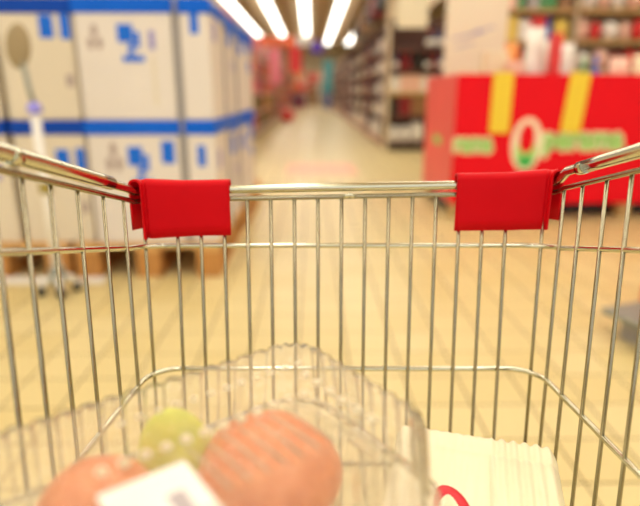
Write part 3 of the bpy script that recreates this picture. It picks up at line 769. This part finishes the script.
# red plastic covers folded over the rim at the front corners
def cover(s, xin, drop_in, drop_out, yb):
    """s=-1 left, +1 right. Cross-section is an inverted U swept along the rim and round the corner."""
    rc = 0.014; W = RW; F = 0.58; xc = CX + s * (W - rc)
    stations = []  # (centre, inward normal, drop, bulge)
    nst = 14
    for i in range(nst + 1):
        u = i / nst; x = xin + (xc - s * 0.004 - xin) * u
        stations.append((Vector((x, F, 0)), Vector((0, -1, 0)), drop_in + (drop_out - drop_in) * max(0, (u - .45) / .55) ** 1.5, 0.0))
    for i in range(1, 12):
        a = R(70) * i / 11
        c = Vector((xc, F - rc, 0)); d = Vector((s * math.sin(a), math.cos(a), 0))
        bul = -0.0016 if 4 <= i <= 6 else (-0.0006 if i in (3, 7) else 0.0003)
        stations.append((c + d * rc, -d, drop_out + (0.001 if i > 5 else 0), bul))
    bm = bmesh.new(); rings = []
    for c, nrm, drop, bul in stations:
        zt = 0.904 + tilt(c.x) + 0.003 * min(1, max(0, (abs(c.x - CX) - 0.17) / 0.05)); prof = []
        hin = 0.0080 + bul; hout = 0.0078; th = 0.0022
        top = zt + (0.0108 if s < 0 else 0.0125) + bul * .5
        arc = [(math.cos(a), math.sin(a)) for a in [R(q) for q in range(0, 181, 20)]]
        zb = zt - drop + (0.003 if s > 0 else 0.003)
        prof.append((hin + 0.0012, zb)); prof.append((hin + 0.0002, zb + 0.012)); prof.append((hin - 0.0004, zb + 0.03))
        for ca, sa in arc: prof.append((hin * ca if ca > 0 else hout * ca, (top - 0.0065) + 0.0065 * sa))
        prof.append((-hout, zb + 0.03)); prof.append((-hout, zb + 0.009))
        prof.append((-hout + th, zb + 0.009)); prof.append((-hout + th, zb + .03))
        for ca, sa in arc[::-1]: prof.append(((hin - th) * ca if ca > 0 else (hout - th) * ca, (top - 0.0065) + 0.0045 * sa))
        prof.append((hin - th, zb + 0.03)); prof.append((hin - th, zb))
        sh = s * 0.006 if not rings else 0.0
        rings.append([bm.verts.new((c.x + nrm.x * q + (sh if q < -0.004 and z < zt - 0.004 else 0), c.y + nrm.y * q, z)) for q, z in prof])
    m_ = len(rings[0])
    for a, b in zip(rings, rings[1:]):
        for k in range(m_):
            f = bm.faces.new((a[k], a[(k + 1) % m_], b[(k + 1) % m_], b[k])); f.smooth = True
    # end caps as strips between outer and inner skins
    for rg in (rings[0], rings[-1]):
        h = m_ // 2
        for k in range(h - 1): 
            try: bm.faces.new((rg[k], rg[k + 1], rg[m_ - 2 - k], rg[m_ - 1 - k]))
            except ValueError: pass
    o = obj('corner_cover', bm, M['red'], cart)
    return o
cover(-1, -0.0945, 0.0505, 0.0545, 0)
cover(1, 0.1425, 0.0505, 0.0525, 0)

# rear of the trolley (behind the camera) and the chassis below
for z, f in ((0.75, 0), (0.9, 0)):
    obj('rear_wire', T([(CX - .285 - f, -0.155, z), (CX + .285 + f, -0.155, z)], 0.0028, 8), M['chrome'], cart)
zr = rim_z(-0.16, 1)
obj('rear_bar', T([(CX - RW - .07, -0.16, zr), (CX + RW + .07, -0.16, zr)], 0.0055, 12), M['chrome2'], cart)
for k in range(-6, 7):
    obj('rear_upright_wire', T([(CX + k * .04, -0.155, 0.588), (CX + k * .04, -0.158, zr)], WR, 8), M['chrome'], cart)
for s in (-1, 1):
    obj('handle_arm', T([(CX + s * (RW + .07), -0.15, zr), (CX + s * .30, -0.22, zr + .03), (CX + s * .30, -0.26, zr + .05)], 0.009, 10), M['chrome2'], cart)
obj('handle', T([(CX - .315, -0.26, zr + .05), (CX + .315, -0.26, zr + .05)], 0.015, 14), M['midgrey'], cart)
for s in (-1, 1):
    obj('chassis_tube', T([(CX + s * .19, 0.50, 0.14), (CX + s * .2, 0.1, 0.16), (CX + s * .21, -0.15, 0.2), (CX + s * .205, -0.16, 0.58)], 0.011, 10), M['chrome2'], cart)
    obj('front_strut', T([(CX + s * .19, 0.46, 0.14), (CX + s * .2, 0.44, 0.35), (CX + s * .2, 0.30, 0.578)], 0.009, 10), M['chrome2'], cart)
    for y in (0.48, -0.1):
        zt = 0.135 if y > 0 else 0.19
        w_ = obj('caster_fork', B(CX + s * .195 - .016, CX + s * .195 + .016, y - .018, y + .018, 0.07, zt, 0.004), M['greymetal'], cart)
        bm = lathe(bmesh.new(), [(0.02, -.014), (0.06, -.012), (0.0625, 0), (0.06, .012), (0.02, .014)], 18)
        bmesh.ops.rotate(bm, matrix=Matrix.Rotation(R(90), 3, 'Y'), verts=bm.verts)
        bmesh.ops.translate(bm, vec=(CX + s * .195, y, 0.0625), verts=bm.verts); obj('wheel', bm, M['dark'], cart)
obj('chassis_cross_tube', T([(CX - .19, 0.50, 0.14), (CX + .19, 0.50, 0.14)], 0.009, 10), M['chrome2'], cart)

# ================================================================== shopping in the basket
def L(x, y, z):
    c, s = math.cos(YAW), math.sin(YAW); return (c * x - s * y, s * x + c * y, z)

# cream wrapped pack with a ribbed end, right side of the basket
def ribbed_pack():
    """local: x 0..LX along its length, y 0..-DY towards camera, z 0..H"""
    LX_, DY, H = 0.150, 0.20, 0.083
    t = thing('wrapped_pack', 'cream plastic tub with ribbed right end, right of the clear container', 'tub', L(0.083, 0.504, 0.5915), YAW + R(-15.5))
    nx, rib0 = 84, 0.090
    bm = bmesh.new(); rings = []
    for i in range(nx + 1):
        x = LX_ * i / nx; 
        wave = math.cos((x - rib0) * 2 * math.pi / 0.0105)
        amp = 0.0016 if x > rib0 else 0.0004
        o = amp * wave
        e = 0.0
        dd = LX_ - x
        if dd < 0.012: e = 0.012 - math.sqrt(max(0, 0.012 ** 2 - (0.012 - dd) ** 2))
        dd = x
        if dd < 0.008: e = 0.008 - math.sqrt(max(0, 0.008 ** 2 - (0.008 - dd) ** 2))
        pr = []
        # profile round: back bottom, back top (rounded), rim strip, crease, top recess, front top, front bottom
        top = H + o - e * .6
        pr.append((-0.006 - e, 0.0)); pr.append((0.000 + o - e, H * .5)); pr.append((-0.001 + o - e, H - 0.014))
        for q in range(1, 6):
            a = R(90) * q / 5; pr.append((-0.013 + 0.012 * math.cos(a) + o * math.cos(a) - e, H - 0.014 + (0.014) * math.sin(a) + o * math.sin(a) - e * .6))
        pr.append((-0.030, top - 0.001))
        if x > rib0 + .001: pr += [(-0.0335, top - 0.003), (-0.036, top - 0.0012), (-0.080, top - 0.003), (-0.14, top - 0.004)]
        else: pr += [(-0.0335, top - 0.0035), (-0.037, top - 0.007), (-0.080, top - 0.008), (-0.14, top - 0.007)]
        pr.append((-DY + 0.012, top - 0.004)); pr.append((-DY + e, H - 0.016)); pr.append((-DY + 0.006 + e, 0.0))
        rings.append([bm.verts.new((x, y, z)) for y, z in pr])
    m_ = len(rings[0])
    for a, b in zip(rings, rings[1:]):
        for k in range(m_):
            f = bm.faces.new((a[k], a[(k + 1) % m_], b[(k + 1) % m_], b[k])); f.smooth = True
    bm.faces.new(rings[0][::-1]); bm.faces.new(rings[-1])
    obj('tub_body', bm, M['creampack'], t)
    return t
ribbed_pack()
# red ribbon loop lying on the tub
pts = []
for k in range(22):
    a = R(205 - k * 12.2)
    pts.append((0.013 * math.cos(a), 0.021 * math.sin(a), 0.010 + 0.012 * math.sin(max(0, a))))
bm = bmesh.new(); prev = None
for i, p in enumerate(pts):
    d = Vector((pts[min(i + 1, 21)][0] - pts[max(i - 1, 0)][0], pts[min(i + 1, 21)][1] - pts[max(i - 1, 0)][1], 0)).normalized()
    nrm = Vector((-d.y, d.x, 0)); c = Vector(p)
    tw = 0.6 + 0.5 * math.sin(i * .4)
    a_ = nrm * 0.0038 * math.cos(tw) + Vector((0, 0, 0.0038 * math.sin(tw))); th = Vector((0, 0, 0.0005))
    cur = [bm.verts.new(c + a_ + th), bm.verts.new(c - a_ + th), bm.verts.new(c - a_ - th), bm.verts.new(c + a_ - th)]
    if prev:
        for k in range(4): bm.faces.new((prev[k], prev[(k + 1) % 4], cur[(k + 1) % 4], cur[k])).smooth = True
    else: bm.faces.new(cur)
    prev = cur
bm.faces.new(prev[::-1])
o = obj('red_ribbon', bm, M['ribbon'], None, L(0.104, 0.358, 0.668)); o.rotation_euler = (0, 0, R(5))
tag(o, 'curled red ribbon lying on the cream tub beside the clear container', 'ribbon')

# cream card box under the clear container
o = obj('cake_box', B(-0.112, 0.086, -0.070, 0.068, 0, 0.1495, 0.006, 2), M['cake'], None, L(-0.060, 0.262, 0.5915), YAW + R(36.6))
tag(o, 'cream card box underneath the clear ribbed container', 'box')

# clear ribbed clamshell container
U0 = -0.0150
CLEN, CDEP = 0.236, 0.148
cc = L(-0.0600, 0.2560, 0.742)
cl = thing('clear_container', 'clear ribbed plastic clamshell container holding fruit, at the front of the basket', 'container', cc, YAW + R(36.6))
def outline(hx, hy, rc, n=10):
    """rounded rectangle as (point, outward normal, arclength) list"""
    P = []
    segs = []
    corners = ((hx - rc, hy - rc, 0), (-hx + rc, hy - rc, 90), (-hx + rc, -hy + rc, 180), (hx - rc, -hy + rc, 270))
    for i, (cx_, cy_, a0) in enumerate(corners):
        for k in range(n + 1):
            a = R(a0 + 90 * k / n); P.append((Vector((cx_ + rc * math.cos(a), cy_ + rc * math.sin(a))), Vector((math.cos(a), math.sin(a)))))
        nx_, ny_, na = corners[(i + 1) % 4]
        a = R(a0 + 90); st = Vector((cx_ + rc * math.cos(a), cy_ + rc * math.sin(a))); en = Vector((nx_ + rc * math.cos(a), ny_ + rc * math.sin(a)))
        m_ = max(2, int((en - st).length / 0.0016))
        for k in range(1, m_): P.append((st.lerp(en, k / m_), Vector((math.cos(a), math.sin(a)))))
    s = 0; out = []
    for i, (p, nn) in enumerate(P):
        if i: s += (p - P[i - 1][0]).length
        out.append((p, nn, s))
    return out, s + (P[0][0] - P[-1][0]).length
def shell(name, levels_, mt, rc=0.03, nrib=34, capz=None, thick=0.0):
    ol, per = outline(CLEN / 2, CDEP / 2, rc)
    nr = round(per / 0.0125)
    bm = bmesh.new(); rings = []
    for inset, z, amp in levels_:
        ring = []
        for p, nn, s in ol:
            w_ = math.cos(s / per * nr * 2 * math.pi)
            wv = amp * (w_ if abs(w_) < .6 else .6 * math.copysign(1, w_)) / .6
            q = p - nn * (inset - wv)
            ring.append(bm.verts.new((q.x - 0.004, q.y, z + (wv * 0.35))))
        rings.append(ring)
    m_ = len(rings[0])
    for a, b in zip(rings, rings[1:]):
        for k in range(m_):
            bm.faces.new((a[k], a[(k + 1) % m_], b[(k + 1) % m_], b[k])).smooth = True
    f = bm.faces.new(rings[-1]); f.smooth = True
    o = obj(name, bm, mt, cl)
    return o
# lid: flange, ribbed wall, rounded shoulder, raised bead, flat recessed top
shell('lid', [(-0.007, 0.030, 0), (-0.007, 0.0325, 0), (0.001, 0.033, 0.0004), (0.002, 0.037, 0.0022), (0.005, 0.060, 0.0029), (0.007, 0.078, 0.0029), (0.0095, 0.0845, 0.0022),
              (0.014, 0.0880, 0.0010), (0.019, 0.0882, 0.0004), (0.023, 0.0850, 0.0), (0.028, 0.0838, 0.0)], M['clear'])
shell('tray', [(-0.007, 0.0295, 0), (0.000, 0.0290, 0.0004), (0.002, 0.026, 0.0012), (0.006, 0.004, 0.0012), (0.009, 0.0005, 0.0)], M['clear2'])
# round bumps on the lid top, their whitish colour painting highlights
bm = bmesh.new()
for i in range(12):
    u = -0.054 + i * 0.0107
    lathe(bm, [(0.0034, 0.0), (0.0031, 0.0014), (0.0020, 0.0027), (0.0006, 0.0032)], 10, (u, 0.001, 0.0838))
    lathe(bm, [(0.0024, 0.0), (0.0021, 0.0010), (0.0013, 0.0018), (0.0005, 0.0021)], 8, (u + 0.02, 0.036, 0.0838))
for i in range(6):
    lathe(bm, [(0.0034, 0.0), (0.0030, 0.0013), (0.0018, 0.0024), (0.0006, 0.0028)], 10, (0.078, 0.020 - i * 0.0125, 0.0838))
obj('lid_glint_bumps', bm, M['bump'], cl)
obj('hinge_clasp', B(0.1090, 0.1200, -0.016, 0.016, 0.024, 0.034, 0.002), M['clear2'], cl)
bm = bmesh.new()
for i in range(10):
    u = -0.010 + i * 0.0100
    tube(bm, [(u, -0.046, 0.0842), (u - 0.002, -0.02, 0.0846), (u - 0.004, -0.006, 0.0842)], 0.0007, 6)
obj('lid_ridges', bm, M['clear2'], cl)
# sticker on the lid
st = obj('lid_sticker', B(-0.061, -0.019, -0.066, -0.015, 0.0842, 0.0849, 0.0), M['label'], cl); st['label'] = 'white paper sticker on the clear lid'
obj('printed_lines', B(-0.036, -0.028, -0.052, -0.034, 0.0849, 0.0851), M['labelgrey'], st)

# fruit inside
def squat(name, px, py, rx, ry, h, m, label, cat, rz=0.0):
    bm = bmesh.new(); bmesh.ops.create_uvsphere(bm, u_segments=28, v_segments=18, radius=1)
    for v in bm.verts:
        a = math.atan2(v.co.y, v.co.x); rr = math.hypot(v.co.x, v.co.y)
        k = 1 + 0.025 * math.cos(3 * a + 1) + 0.02 * math.cos(5 * a)
        dim = 0.0 * math.exp(-(rr / .28) ** 2) if v.co.z > 0 else 0
        v.co = Vector((v.co.x * rx * k, v.co.y * ry * k, h / 2 + (v.co.z - dim) * h / 2))
    for f in bm.faces: f.smooth = True
    c, s = math.cos(YAW + R(36.6)), math.sin(YAW + R(36.6))
    o = obj(name, bm, m, None, (cc[0] + c * px - s * py, cc[1] + s * px + c * py, 0.7428)); o.rotation_euler = (0, 0, rz)
    tag(o, label, cat, 'fruit in the clear container')
    return o
peach = fruit_mat('orange_red_skin', (0.90, 0.16, 0.02), (1.0, 0.62, 0.12), 0.018)
apple = fruit_mat('yellow_green_skin', (0.66, 0.92, 0.03), (0.80, 0.90, 0.10), 0.015)
squat('orange_fruit', 0.043, 0.010, 0.044, 0.042, 0.067, peach, 'large orange-red fruit in the clear container, right one', 'fruit')
squat('orange_fruit', -0.053, 0.029, 0.034, 0.031, 0.069, peach, 'orange-red fruit at the left end of the clear container', 'fruit', 1.0)
squat('green_fruit', 0.001, 0.052, 0.024, 0.011, 0.072, apple, 'yellow-green fruit between the two orange-red ones', 'fruit')

# ------------------------------------------------------------------ labels of look-alikes: single each out by its place in its row
def nth(k):
    return '%d%s' % (k, 'th' if 10 <= k % 100 <= 20 else {1: 'st', 2: 'nd', 3: 'rd'}.get(k % 10, 'th'))
same = {}
for o in bpy.data.objects:
    if o.parent is None and 'label' in o: same.setdefault(o['label'], []).append(o)
for lb, os_ in same.items():
    if len(os_) < 2: continue
    along = max(o.location.y for o in os_) - min(o.location.y for o in os_) > 1.0
    os_.sort(key=lambda o: o.location.y if along else o.location.x)
    for k, o in enumerate(os_):
        o['label'] = lb + (', %s from near end' if along else ', %s from left') % nth(k + 1)
